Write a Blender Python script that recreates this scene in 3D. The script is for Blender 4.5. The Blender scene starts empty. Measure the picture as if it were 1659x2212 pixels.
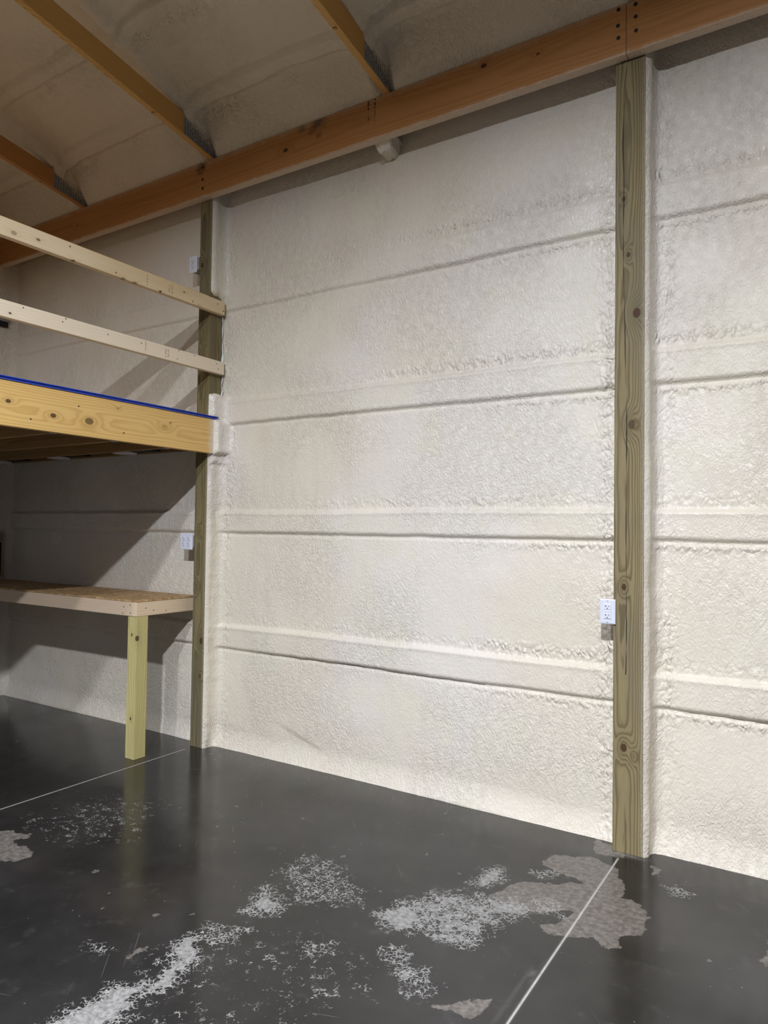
import bpy, bmesh, math, random
import numpy as np
from mathutils import Matrix, Vector

random.seed(7)
scene = bpy.context.scene
COL = scene.collection

# ------------------------------------------------------------------ camera
RX = [(0.84491303, 0.00279137, 0.53489642),
      (0.53473192, -0.02974889, -0.84449794),
      (0.01355527, 0.99955351, -0.02662786)]
cam_data = bpy.data.cameras.new('camera')
cam = bpy.data.objects.new('camera', cam_data)
COL.objects.link(cam)
M4 = Matrix(RX).to_4x4()
M4.translation = Vector((0, 0, 1.44))
cam.matrix_world = M4
cam_data.sensor_fit = 'HORIZONTAL'
cam_data.sensor_width = 36.0
cam_data.lens = 36.0 * 1533.0 / 1659.0
cam_data.clip_start = 0.05
scene.camera = cam

# ------------------------------------------------------------------ world, lamps, exposure
world = bpy.data.worlds.new('world'); scene.world = world
world.use_nodes = True
world.node_tree.nodes['Background'].inputs[0].default_value = (0.02, 0.02, 0.022, 1)
world.node_tree.nodes['Background'].inputs[1].default_value = 1.0

def lamp(name, loc, watt, color, size, rot=(0, 0, 0)):
    d = bpy.data.lights.new(name, 'AREA'); d.shape = 'DISK'; d.size = size
    d.energy = watt; d.color = color; d.spread = math.radians(166)
    o = bpy.data.objects.new(name, d); COL.objects.link(o)
    o.location = loc; o.rotation_euler = rot
    return o

LED = (0.83, 0.885, 1.0)
lamp('high_bay_light', (0.2, -1.6, 4.50), 620, LED, 0.20)
lamp('high_bay_light', (-1.5, -1.6, 4.45), 225, LED, 0.22)
lamp('high_bay_light', (-2.8, -1.6, 4.40), 70, LED, 0.22)
lamp('loft_downlight', (-5.2, 1.95, 1.925), 1.6, (0.62, 0.76, 1.0), 0.14)
lamp('loft_downlight', (-5.2, 0.7, 1.925), 2.2, (0.62, 0.76, 1.0), 0.14)

vs = scene.view_settings
vs.view_transform = 'Standard'; vs.look = 'None'; vs.exposure = 0.0; vs.gamma = 1.0
vs.use_curve_mapping = False

# ------------------------------------------------------------------ helpers
def tag(o, label=None, cat=None, group=None, kind=None):
    if label: o['label'] = label
    if cat: o['category'] = cat
    if group: o['group'] = group
    if kind: o['kind'] = kind
    return o

def empty(name, loc):
    o = bpy.data.objects.new(name, None); COL.objects.link(o); o.location = loc
    o.empty_display_size = 0.1
    return o

def link(name, me, mat, parent=None, origin=(0, 0, 0)):
    """mesh given in world coordinates; stored relative to origin"""
    og = Vector(origin)
    me.transform(Matrix.Translation(-og))
    o = bpy.data.objects.new(name, me); COL.objects.link(o)
    if mat: me.materials.append(mat)
    if parent is not None:
        o.parent = parent
        pl = Vector(parent.location)
        pp = parent.parent
        while pp is not None:
            pl += Vector(pp.location); pp = pp.parent
        o.location = og - pl
    else:
        o.location = og
    return o

def from_bm(name, bm, mat, parent=None, origin=(0, 0, 0), smooth=False):
    me = bpy.data.meshes.new(name); bm.to_mesh(me); bm.free()
    if smooth:
        me.polygons.foreach_set('use_smooth', [True] * len(me.polygons))
    return link(name, me, mat, parent, origin)

def box_bm(x0, x1, y0, y1, z0, z1, bev=0.0, seg=2, bm=None):
    b = bmesh.new()
    bmesh.ops.create_cube(b, size=1.0)
    for v in b.verts:
        v.co = Vector((x0 if v.co.x < 0 else x1, y0 if v.co.y < 0 else y1, z0 if v.co.z < 0 else z1))
    if bev > 0:
        bmesh.ops.bevel(b, geom=b.edges[:], offset=bev, segments=seg, affect='EDGES', profile=0.6)
    if bm is None: return b
    me = bpy.data.meshes.new('t'); b.to_mesh(me); b.free(); bm.from_mesh(me); bpy.data.meshes.remove(me)
    return bm

def board(name, ext, mat, parent=None, bev=0.003):
    x0, x1, y0, y1, z0, z1 = ext
    return from_bm(name, box_bm(*ext, bev=bev), mat, parent, (x0, y0, z0))

def cyl_bm(center, axis, r, depth, seg=16, bm=None, sx=1.0, sy=1.0):
    b = bm if bm is not None else bmesh.new()
    q = Vector((0, 0, 1)).rotation_difference(Vector(axis)).to_matrix().to_4x4()
    m = Matrix.Translation(Vector(center)) @ q @ Matrix.Diagonal((sx, sy, 1, 1))
    bmesh.ops.create_cone(b, cap_ends=True, segments=seg, radius1=r, radius2=r, depth=depth, matrix=m)
    return b

def tube(name, pts, r, mat, parent=None, origin=(0, 0, 0)):
    cu = bpy.data.curves.new(name, 'CURVE'); cu.dimensions = '3D'
    sp = cu.splines.new('POLY'); sp.points.add(len(pts) - 1)
    for p, q in zip(sp.points, pts): p.co = (*q, 1)
    cu.bevel_depth = r; cu.bevel_resolution = 2
    t = bpy.data.objects.new('t', cu); COL.objects.link(t)
    dg = bpy.context.evaluated_depsgraph_get(); dg.update()
    me = bpy.data.meshes.new_from_object(t.evaluated_get(dg))
    bpy.data.objects.remove(t)
    me.name = name
    return link(name, me, mat, parent, origin)

def text_mesh(name, body, size, mat, M, parent=None, depth=0.0002):
    cu = bpy.data.curves.new(name, 'FONT'); cu.body = body; cu.size = size; cu.extrude = depth
    cu.align_x = 'CENTER'; cu.align_y = 'CENTER'
    t = bpy.data.objects.new('t', cu); COL.objects.link(t)
    dg = bpy.context.evaluated_depsgraph_get(); dg.update()
    me = bpy.data.meshes.new_from_object(t.evaluated_get(dg))
    bpy.data.objects.remove(t)
    me.transform(M)
    return link(name, me, mat, parent, tuple(M.translation))

# ---- numpy noise
def lattice(seed, n=256):
    return np.random.RandomState(seed).rand(n, n).astype(np.float32)
_LAT = {}
def vnoise(x, y, seed=0):
    if seed not in _LAT: _LAT[seed] = lattice(seed)
    L = _LAT[seed]
    xi = np.floor(x).astype(np.int64); yi = np.floor(y).astype(np.int64)
    fx = x - xi; fy = y - yi
    fx = fx * fx * fx * (fx * (fx * 6 - 15) + 10); fy = fy * fy * fy * (fy * (fy * 6 - 15) + 10)
    x0 = xi % 256; x1 = (xi + 1) % 256; y0 = yi % 256; y1 = (yi + 1) % 256
    a = L[x0, y0] * (1 - fx) + L[x1, y0] * fx
    b = L[x0, y1] * (1 - fx) + L[x1, y1] * fx
    return (a * (1 - fy) + b * fy) * 2 - 1
def fbm(x, y, seed=0, oct=3):
    s = 0; a = 1.0; t = 0
    for i in range(oct):
        s = s + a * vnoise(x * 2 ** i + 13.1 * i, y * 2 ** i + 7.7 * i, seed + i); t += a; a *= 0.5
    return s / t
def sstep(a, b, x):
    t = np.clip((x - a) / (b - a), 0, 1); return t * t * (3 - 2 * t)

def grid_mesh(name, P, mat, attrs=None, parent=None, flip=False, kind=None):
    """P: (n, m, 3) array of world positions"""
    n, m = P.shape[:2]
    me = bpy.data.meshes.new(name)
    me.vertices.add(n * m)
    me.vertices.foreach_set('co', P.reshape(-1).astype(np.float32))
    idx = np.arange(n * m).reshape(n, m)
    a = idx[:-1, :-1]; b = idx[1:, :-1]; c = idx[1:, 1:]; d = idx[:-1, 1:]
    q = np.stack([a, b, c, d] if not flip else [a, d, c, b], axis=-1).reshape(-1)
    nf = (n - 1) * (m - 1)
    me.loops.add(nf * 4); me.loops.foreach_set('vertex_index', q.astype(np.int32))
    me.polygons.add(nf); me.polygons.foreach_set('loop_start', np.arange(0, nf * 4, 4, dtype=np.int32))
    me.polygons.foreach_set('use_smooth', np.ones(nf, dtype=bool))
    me.update(calc_edges=True)
    for k, v in (attrs or {}).items():
        at = me.attributes.new(k, 'FLOAT', 'POINT')
        at.data.foreach_set('value', v.reshape(-1).astype(np.float32))
    o = link(name, me, mat, parent)
    if kind: o['kind'] = kind
    return o

# ------------------------------------------------------------------ node DSL
class NT:
    def __init__(s, name):
        s.m = bpy.data.materials.new(name); s.m.use_nodes = True
        s.t = s.m.node_tree; s.n = s.t.nodes; s.l = s.t.links
        s.b = s.n['Principled BSDF']
    def new(s, t, **k):
        x = s.n.new(t)
        for a, v in k.items(): setattr(x, a, v)
        return x
    def put(s, sock, v):
        if isinstance(v, bpy.types.NodeSocket): s.l.new(v, sock)
        elif isinstance(v, (tuple, list)) and len(v) == 3 and sock.type == 'RGBA': sock.default_value = (*v, 1)
        else: sock.default_value = v
    def math(s, op, a, b=0.0, c=None, clamp=False):
        x = s.new('ShaderNodeMath', operation=op, use_clamp=clamp)
        s.put(x.inputs[0], a); s.put(x.inputs[1], b)
        if c is not None: s.put(x.inputs[2], c)
        return x.outputs[0]
    def add(s, a, b): return s.math('ADD', a, b)
    def sub(s, a, b): return s.math('SUBTRACT', a, b)
    def mul(s, a, b): return s.math('MULTIPLY', a, b)
    def sm(s, v, a, b):
        x = s.new('ShaderNodeMapRange', interpolation_type='SMOOTHSTEP')
        s.put(x.inputs[0], v); s.put(x.inputs[1], a); s.put(x.inputs[2], b)
        x.inputs[3].default_value = 0; x.inputs[4].default_value = 1
        return x.outputs[0]
    def mix(s, f, a, b):
        x = s.new('ShaderNodeMix', data_type='RGBA')
        s.put(x.inputs[0], f); s.put(x.inputs[6], a); s.put(x.inputs[7], b)
        return x.outputs[2]
    def mixf(s, f, a, b):
        x = s.new('ShaderNodeMix', data_type='FLOAT')
        s.put(x.inputs[0], f); s.put(x.inputs[2], a); s.put(x.inputs[3], b)
        return x.outputs[0]
    def vec(s, x, y, z):
        v = s.new('ShaderNodeCombineXYZ')
        s.put(v.inputs[0], x); s.put(v.inputs[1], y); s.put(v.inputs[2], z)
        return v.outputs[0]
    def noise(s, vec, scale=1.0, detail=2.0, rough=0.5, dist=0.0):
        x = s.new('ShaderNodeTexNoise')
        s.put(x.inputs['Vector'], vec); x.inputs['Scale'].default_value = scale
        x.inputs['Detail'].default_value = detail; x.inputs['Roughness'].default_value = rough
        x.inputs['Distortion'].default_value = dist
        return x.outputs['Fac']
    def pos(s, obj=True):
        if obj:
            return s.new('ShaderNodeTexCoord').outputs['Object']
        return s.new('ShaderNodeNewGeometry').outputs['Position']
    def sep(s, v):
        x = s.new('ShaderNodeSeparateXYZ'); s.l.new(v, x.inputs[0]); return x.outputs
    def attr(s, n):
        x = s.new('ShaderNodeAttribute'); x.attribute_name = n; return x.outputs['Fac']
    def bump(s, h, strength=1.0, dist=0.002, normal=None):
        x = s.new('ShaderNodeBump'); s.put(x.inputs['Height'], h)
        x.inputs['Strength'].default_value = strength; s.put(x.inputs['Distance'], dist)
        if normal is not None: s.l.new(normal, x.inputs['Normal'])
        return x.outputs[0]
    def out(s, col=None, rough=None, normal=None, metal=None, spec=None):
        if col is not None: s.put(s.b.inputs['Base Color'], col)
        if rough is not None: s.put(s.b.inputs['Roughness'], rough)
        if normal is not None: s.l.new(normal, s.b.inputs['Normal'])
        if metal is not None: s.put(s.b.inputs['Metallic'], metal)
        if spec is not None: s.put(s.b.inputs['Specular IOR Level'], spec)
        return s.m

FOAM = (0.79, 0.71, 0.585)
def foam_mat(name, amount=1.0, zones=True, rough=(0.25, 0.46), grain=1.0, warm=False):
    t = NT(name); p = t.pos(False)
    if zones:
        col = t.mix(t.attr('tone'), (0.80, 0.73, 0.63), (0.775, 0.69, 0.555))
        col = t.mix(t.mul(t.attr('tone2'), 0.5), col, (0.79, 0.735, 0.58))
    else:
        col = FOAM
    if warm: col = t.mix(0.75, col, (0.79, 0.68, 0.50))
    # orange peel
    w1 = t.new('ShaderNodeTexNoise'); t.put(w1.inputs['Vector'], p); w1.inputs['Scale'].default_value = 22; w1.inputs['Detail'].default_value = 0
    warp = t.new('ShaderNodeVectorMath', operation='MULTIPLY_ADD'); t.l.new(w1.outputs['Color'], warp.inputs[0]); warp.inputs[1].default_value = (0.03, 0.03, 0.03); t.l.new(p, warp.inputs[2])
    skew = t.new('ShaderNodeMapping'); skew.inputs['Rotation'].default_value = (0, 0.55, 0); skew.inputs['Scale'].default_value = (1.0, 1.0, 0.6)
    t.l.new(warp.outputs[0], skew.inputs['Vector'])
    f1 = t.noise(skew.outputs[0], 92 * grain, 3, 0.62)
    if zones:
        vor = t.new('ShaderNodeTexVoronoi', feature='F1'); t.l.new(skew.outputs[0], vor.inputs['Vector']); vor.inputs['Scale'].default_value = 56
        c = t.sub(0.6, vor.outputs['Distance'])
        h = t.add(t.mul(f1, t.attr('peel')), t.mul(c, t.mul(t.attr('rg'), 1.7)))
        r = t.mixf(t.attr('gloss'), rough[0], rough[1])
    else:
        h = t.mul(f1, 0.9); r = 0.5
    nrm = t.bump(h, 1.0, 0.0075 * amount)
    return t.out(col, r, nrm, spec=0.5)

def foam_attrs(A, B, rg, seed=0):
    """slow variations of the foam skin, stored per vertex: A, B are surface coordinates in metres"""
    n = fbm(A * 1.1, B * 1.1, 501 + seed, 3); m = fbm(A * 4.5, B * 4.5, 511 + seed, 3)
    pk = fbm(A * 2.3, B * 2.3, 521 + seed, 2); g = fbm(A * 1.6, B * 1.6, 531 + seed, 2)
    return {'rg': rg, 'tone': sstep(-0.35, 0.35, n), 'tone2': sstep(0.0, 0.5, m),
            'peel': 0.55 + 0.75 * sstep(-0.4, 0.4, pk), 'gloss': sstep(-0.4, 0.4, g)}

def plain(name, col, rough=0.5, metal=0.0, noise_amt=0.06, scale=30, spec=0.5, bump=0.0):
    t = NT(name); p = t.pos()
    n = t.noise(p, scale, 3, 0.6)
    dark = tuple(c * (1 - noise_amt * 2.5) for c in col)
    c = t.mix(t.sm(n, 0.3, 0.7), dark, col)
    nrm = t.bump(n, 1.0, bump) if bump else None
    return t.out(c, rough, nrm, metal, spec)

AX = {'X': (0, 1, 2), 'Y': (1, 0, 2), 'Z': (2, 0, 1)}
def wood(name, axis, light, dark, ring=0.0065, pith=(0.03, 0.05), wander=0.016, knots=(), origin=(0, 0, 0),
         rough=0.6, tint=None, tint_amt=0.4, spray=None, crack=None, contrast=0.75, stains=None, kamp=0.022, wf=0.55):
    """ring-model timber; knots = (x, y, z, radius, darkness) in world coordinates"""
    t = NT(name); p = t.pos(); s = t.sep(p)
    ia, ib, ic = AX[axis]; l, a, b = s[ia], s[ib], s[ic]
    oi = t.new('ShaderNodeObjectInfo').outputs['Random']
    lo = t.add(l, t.mul(oi, 9.0))
    n1 = t.noise(t.vec(t.mul(lo, wf), t.mul(a, 2), t.mul(b, 2)), 1.0, 2, 0.5)
    n2 = t.noise(t.vec(t.mul(lo, wf * 1.7), t.mul(a, 2), t.add(t.mul(b, 2), 7.3)), 1.0, 2, 0.5)
    da = t.add(t.sub(a, pith[0]), t.mul(t.sub(n1, 0.5), wander * 4))
    db = t.add(t.sub(b, pith[1]), t.mul(t.sub(n2, 0.5), wander * 4))
    r = t.math('SQRT', t.add(t.mul(da, da), t.mul(db, db)))
    r = t.add(r, t.mul(t.noise(t.vec(t.mul(lo, 5), t.mul(a, 40), t.mul(b, 40)), 1.0, 1, 0.5), 0.006))
    kd = None; halo = None
    for (kx, ky, kz, kr, kk) in knots:
        lp = [kx - origin[0], ky - origin[1], kz - origin[2]]
        dl = t.sub(l, lp[ia]); ea = t.sub(a, lp[ib]); eb = t.sub(b, lp[ic])
        rr = t.add(t.mul(ea, ea), t.mul(eb, eb))
        q = t.add(t.mul(rr, 1.0 / (kr * 1.9) ** 2), t.mul(t.mul(dl, dl), 1.0 / (kr * 4.2) ** 2))
        g = t.math('EXPONENT', t.mul(q, -1.0))
        r = t.add(r, t.mul(g, kamp * min(1, kr / 0.014)))
        d = t.math('SQRT', t.add(rr, t.mul(t.mul(dl, dl), 0.5)))
        core = t.mul(t.sub(1.0, t.sm(d, kr * 0.75, kr * 1.05)), kk)
        kd = core if kd is None else t.math('MAXIMUM', kd, core)
        halo = g if halo is None else t.math('MAXIMUM', halo, g)
    ph = t.mul(r, 1.0 / ring)
    fr = t.math('FRACT', ph)
    late = t.mul(t.sm(fr, 0.30, 0.86), t.sub(1.0, t.sm(fr, 0.90, 1.0)))
    fine = t.noise(t.vec(t.mul(lo, 6), t.mul(a, 220), t.mul(b, 220)), 1.0, 2, 0.6)
    v = t.add(t.mul(late, contrast), t.mul(t.sub(fine, 0.5), 0.5))
    bigv = t.noise(t.vec(t.mul(lo, 1.6), t.mul(a, 14), t.mul(b, 14)), 1.0, 3, 0.55)
    v = t.add(v, t.mul(t.sub(bigv, 0.5), 0.7))
    v = t.math('MULTIPLY', v, 1.0, clamp=True)
    col = t.mix(v, light, dark)
    if tint is not None:
        tn = t.noise(t.vec(t.mul(lo, 1.1), t.mul(a, 5), t.mul(b, 5)), 1.0, 3, 0.6)
        col = t.mix(t.mul(t.sm(tn, 0.42, 0.68), tint_amt), col, tint)
    if halo is not None:
        col = t.mix(t.mul(halo, 0.28), col, tuple(c * 0.75 for c in dark))
        ring_in = t.noise(p, 160, 2, 0.6)
        kc = t.mix(ring_in, (0.012, 0.006, 0.003), (0.13, 0.06, 0.025))
        col = t.mix(kd, col, kc)
    if stains:
        for (sx, sy, sz, rad, amt) in stains:
            vm = t.new('ShaderNodeVectorMath', operation='DISTANCE'); t.l.new(p, vm.inputs[0])
            vm.inputs[1].default_value = (sx - origin[0], sy - origin[1], sz - origin[2])
            dd = t.add(vm.outputs['Value'], t.mul(t.sub(t.noise(p, 26, 3, 0.6), 0.5), rad * 1.3))
            col = t.mix(t.mul(t.sub(1.0, t.sm(dd, rad * 0.2, rad)), amt), col, (0.03, 0.018, 0.01))
    h = t.add(t.mul(late, 0.5), t.mul(fine, 0.5))
    if crack is not None:          # (list of (along, across) world points, axis index of across)
        pts, ci = crack
        al = l; ac = s[ci]
        fc = t.new('ShaderNodeFloatCurve')
        l0, l1 = pts[0][0] - origin[ia], pts[-1][0] - origin[ia]
        u = t.math('DIVIDE', t.sub(al, l0), l1 - l0, clamp=True)
        t.l.new(u, fc.inputs['Value'])
        amin = min(q[1] for q in pts) - 0.001; amax = max(q[1] for q in pts) + 0.001
        cv = fc.mapping.curves[0]
        norm = [((q[0] - pts[0][0]) / (pts[-1][0] - pts[0][0]), (q[1] - amin) / (amax - amin)) for q in pts]
        cv.points[0].location = norm[0]; cv.points[1].location = norm[-1]
        for q in norm[1:-1]: cv.points.new(*q)
        fc.mapping.update()
        cx = t.add(t.mul(fc.outputs[0], amax - amin), amin - origin[ci])
        cx = t.add(cx, t.mul(t.sub(t.noise(t.vec(t.mul(al, 18), 0.0, 0.0), 1.0, 3, 0.6), 0.5), 0.005))
        wid = t.mul(t.sm(t.noise(t.vec(t.mul(al, 4.5), 3.0, 0.0), 1.0, 2, 0.6), 0.34, 0.62), 0.0022)
        dist = t.math('ABSOLUTE', t.sub(ac, cx))
        inside = t.mul(t.mul(t.math('GREATER_THAN', u, 0.001), t.math('LESS_THAN', u, 0.999)),
                       t.math('LESS_THAN', dist, wid))
        col = t.mix(inside, col, (0.012, 0.009, 0.006))
        h = t.sub(h, t.mul(inside, 4.0))
    nrm = t.bump(h, 0.8, 0.0006)
    rgh = rough
    if spray is not None:          # overspray of foam: callable(t, worldpos sep) -> mask
        w = t.sep(t.pos(False))
        mk = spray(t, w)
        col = t.mix(mk, col, FOAM)
        rgh = t.mixf(mk, rough, 0.55)
    return t.out(col, rgh, nrm, spec=0.35)

# ------------------------------------------------------------------ materials
M_foam = foam_mat('foam_wall')
M_foam_ceiling = foam_mat('foam_ceiling', 1.5, True, (0.5, 0.7), 0.75, True)
M_far = plain('far_wall_bounce_tone', (0.17, 0.13, 0.095), 0.8)  # brown made up for the unseen walls to control bounce light
M_far_roof = plain('far_roof_bounce_tone', (0.50, 0.36, 0.22), 0.8)  # warm tone made up for the unseen foam roof, tints light on the ceiling
M_foam_plain = foam_mat('foam_plain', 1.0, False)

def floor_mat():
    t = NT('polished_dark_concrete'); p = t.pos(False); x, y, z = t.sep(p)
    cloud = t.noise(p, 1.4, 4, 0.6); cl2 = t.noise(p, 9.0, 4, 0.65)
    col = t.mix(t.sm(cloud, 0.35, 0.68), (0.014, 0.0135, 0.0132), (0.030, 0.028, 0.026))
    col = t.mix(t.mul(t.sm(cl2, 0.55, 0.8), 0.45), col, (0.07, 0.066, 0.062))
    # crackle network used on the worn edges
    wn = t.new('ShaderNodeTexNoise'); t.put(wn.inputs['Vector'], p); wn.inputs['Scale'].default_value = 40; wn.inputs['Detail'].default_value = 3
    wv = t.new('ShaderNodeVectorMath', operation='MULTIPLY_ADD'); t.l.new(wn.outputs['Color'], wv.inputs[0]); wv.inputs[1].default_value = (0.040,) * 3; t.l.new(p, wv.inputs[2])
    vr = t.new('ShaderNodeTexVoronoi', feature='DISTANCE_TO_EDGE'); t.l.new(wv.outputs[0], vr.inputs['Vector']); vr.inputs['Scale'].default_value = 52; vr.inputs['Randomness'].default_value = 1.0
    line = t.sub(1.0, t.sm(vr.outputs['Distance'], 0.03, 0.14))
    n1 = t.noise(p, 24, 5, 0.65); n2 = t.noise(p, 130, 3, 0.7)
    nn = t.add(t.mul(t.sub(n1, 0.5), 1.1), t.mul(t.sub(n2, 0.5), 0.45))
    white = t.attr('white'); tan = t.attr('tan'); joint = t.attr('joint')
    tv = t.add(tan, nn); tm = t.mul(t.sm(tv, 0.44, 0.56), 0.92)
    tcol = t.mix(t.sm(t.noise(p, 45, 4, 0.6), 0.3, 0.7), (0.095, 0.082, 0.070), (0.205, 0.180, 0.155))
    col = t.mix(tm, col, tcol)
    wv2 = t.add(t.add(white, nn), t.sub(t.mul(line, t.mul(n1, 0.85)), 0.17))
    wm = t.sm(wv2, 0.44, 0.60)
    wcol = t.mix(t.sm(t.noise(p, 60, 4, 0.6), 0.3, 0.7), (0.18, 0.172, 0.160), (0.37, 0.355, 0.33))
    wmask = t.mul(wm, t.sm(white, 0.03, 0.12))
    col = t.mix(t.mul(wmask, 0.9), col, wcol)
    # specks of dust and droplets
    sp = t.new('ShaderNodeTexVoronoi', feature='F1'); t.l.new(p, sp.inputs['Vector']); sp.inputs['Scale'].default_value = 48
    spr = t.sep(sp.outputs['Color'])[0]
    dens = t.sm(t.noise(p, 2.6, 3, 0.6), 0.30, 0.75)
    specks = t.mul(t.math('LESS_THAN', sp.outputs['Distance'], t.mul(t.math('POWER', spr, 3.0), 0.13)), t.math('LESS_THAN', t.mul(spr, 0.7), dens))
    sp2 = t.new('ShaderNodeTexVoronoi', feature='F1'); t.l.new(wv.outputs[0], sp2.inputs['Vector']); sp2.inputs['Scale'].default_value = 13
    s2c = t.sep(sp2.outputs['Color'])[1]
    chips = t.math('LESS_THAN', sp2.outputs['Distance'], t.mul(t.math('POWER', s2c, 5.0), 0.16))
    col = t.mix(t.mul(specks, 0.75), col, (0.24, 0.235, 0.23))
    col = t.mix(t.mul(chips, 0.5), col, (0.18, 0.17, 0.155))
    # long faint scratches
    def scr(ang, sc, off, th):
        ca, sa = math.cos(ang), math.sin(ang)
        u = t.add(t.mul(x, ca), t.mul(y, sa)); v = t.sub(t.mul(y, ca), t.mul(x, sa))
        n = t.noise(t.vec(t.mul(u, 2.2), t.mul(v, sc), off), 1.0, 2, 0.5)
        return t.sm(n, th, th + 0.03)
    sc_ = t.math('MAXIMUM', scr(2.3, 150, 1.0, 0.735), scr(0.35, 130, 4.0, 0.745))
    col = t.mix(t.mul(sc_, 0.35), col, (0.25, 0.24, 0.23))
    # dusty saw joint
    dust = t.mul(joint, t.add(0.55, t.mul(n1, 0.8)))
    col = t.mix(t.math('MULTIPLY', dust, 1.0, clamp=True), col, (0.50, 0.48, 0.43))
    rough = t.mixf(t.sm(t.noise(p, 3.2, 4, 0.6), 0.3, 0.7), 0.13, 0.24)
    rough = t.mixf(wmask, rough, 0.50); rough = t.mixf(tm, rough, 0.34); rough = t.mixf(joint, rough, 0.7)
    h = t.add(t.mul(t.noise(p, 6, 3, 0.5), 1.0), t.mul(n2, 0.03))
    nrm = t.bump(h, 0.35, 0.0012)
    return t.out(col, rough, nrm, spec=0.5)
M_floor = floor_mat()

# post overspray: foam mist on the right edge of the posts' faces is thin; handled by mask in world x
def spray_post(xe, z0=None):
    def f(t, w):
        n = t.noise(t.pos(False), 90, 3, 0.7)
        n2 = t.noise(t.pos(False), 420, 2, 0.7)
        d = t.add(t.sub(w[0], xe), t.mul(t.sub(n, 0.5), 0.02))
        edge = t.mul(t.sm(d, -0.022, 0.008), 0.30)
        if z0 is not None:
            edge = t.mul(edge, t.math('MAXIMUM', t.sm(w[2], z0[1], z0[1] + 0.06), t.sub(1.0, t.sm(w[2], z0[0] - 0.06, z0[0]))))
        return t.mul(edge, t.sm(n2, 0.35, 0.6))
    return f

O_RP = (-0.855, 3.33, 0.0); O_LP = (-3.607, 3.33, 0.0)
M_post_r = wood('treated_post_right', 'Z', (0.275, 0.215, 0.105), (0.120, 0.088, 0.036), ring=0.0060, pith=(0.048, 0.085), wander=0.010, wf=0.4,
    knots=[(-0.816, 3.33, 2.993, .008, 1), (-0.794, 3.33, 2.728, .010, .9), (-0.757, 3.33, 2.452, .018, 1), (-0.776, 3.33, 1.941, .017, .8),
           (-0.808, 3.33, 1.199, .012, 1), (-0.806, 3.33, 0.472, .015, 1), (-0.765, 3.33, 0.44, .010, .1)],
    origin=O_RP, tint=(0.15, 0.125, 0.085), tint_amt=0.5, rough=0.7, contrast=0.8, spray=spray_post(-0.722), kamp=0.024,
    crack=([(0.80, -0.800), (0.92, -0.796), (1.15, -0.797), (1.55, -0.800), (1.94, -0.799), (2.2, -0.806), (2.41, -0.809), (2.84, -0.818),
            (3.05, -0.816), (3.28, -0.821), (3.60, -0.806), (3.64, -0.800)], 0))
M_post_l = wood('treated_post_left', 'Z', (0.22, 0.175, 0.078), (0.098, 0.073, 0.028), ring=0.0062, pith=(0.04, 0.085), wander=0.010, wf=0.4,
    knots=[(-3.583, 3.33, 3.21, .014, 1), (-3.522, 3.33, 0.7, .016, 1), (-3.575, 3.33, 1.05, .012, .1), (-3.560, 3.33, 1.42, .010, .1),
           (-3.530, 3.33, 0.469, .012, .5), (-3.555, 3.33, 2.62, .012, .1)],
    origin=O_LP, tint=(0.13, 0.115, 0.085), tint_amt=0.5, rough=0.7, contrast=0.8, spray=spray_post(-3.50, (2.30, 3.0)), kamp=0.024)

def spray_beam(t, w):
    p = t.pos(False)
    n = t.noise(p, 16, 4, 0.65); n2 = t.noise(p, 300, 2, 0.7)
    top = t.mul(t.sm(t.add(w[2], t.mul(t.sub(n, 0.5), 0.07)), 3.835, 3.90), 0.38)
    bot = t.mul(t.sub(1.0, t.sm(t.add(w[2], t.mul(t.sub(n, 0.5), 0.03)), 3.638, 3.662)), 0.6)
    under = t.mul(t.sm(w[1], 3.281, 3.284), 0.75)
    return t.mul(t.math('MAXIMUM', t.math('MAXIMUM', top, bot), under), t.sm(n2, 0.2, 0.6))
M_beam = wood('fir_beam', 'X', (0.50, 0.235, 0.075), (0.36, 0.150, 0.042), ring=0.011, pith=(-0.10, 0.12), wander=0.02,
    knots=[(-2.826, 3.28, 3.759, .013, 1), (-1.509, 3.28, 3.83, .013, 1), (-1.219, 3.28, 3.79, .008, .8), (-4.9, 3.28, 3.75, .01, .5)],
    origin=(-6.0, 3.28, 3.64), rough=0.55, contrast=0.45, wf=0.3, spray=spray_beam,
    stains=[(-2.568, 3.28, 3.87, 0.07, .8), (-2.70, 3.28, 3.865, 0.05, .5), (-3.56, 3.28, 3.85, 0.07, .75), (-2.57, 3.28, 3.78, 0.035, .4),
            (-2.62, 3.28, 3.83, 0.05, .45)])
M_beam_b = wood('fir_beam_right', 'X', (0.50, 0.235, 0.075), (0.36, 0.150, 0.042), ring=0.011, pith=(-0.12, 0.05), wander=0.02,
    knots=[], origin=(-0.796, 3.28, 3.64), rough=0.55, contrast=0.45, wf=0.3, spray=spray_beam)

def spray_rim(t, w):
    p = t.pos(False)
    n = t.noise(p, 30, 4, 0.65); n2 = t.noise(p, 260, 2, 0.7)
    d = t.add(w[1], t.add(t.mul(t.sub(n, 0.5), 0.05), t.mul(t.sub(n2, 0.5), 0.06)))
    return t.sm(d, 3.285, 3.36)
M_rim = wood('pine_rim_board', 'Y', (0.80, 0.52, 0.18), (0.58, 0.32, 0.09), ring=0.0085, pith=(-0.075, 0.10), wander=0.008, wf=0.4,
    knots=[(-3.462, 1.963, 2.06, .011, .9), (-3.462, 2.205, 2.022, .013, .9), (-3.462, 2.419, 2.022, .021, .75), (-3.462, 2.94, 2.057, .019, .18),
           (-3.462, 2.602, 2.122, .008, .35), (-3.462, 1.55, 2.06, .015, .8)],
    origin=(-3.50, -0.4, 1.936), rough=0.5, contrast=0.55, spray=spray_rim, kamp=0.024)
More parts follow.
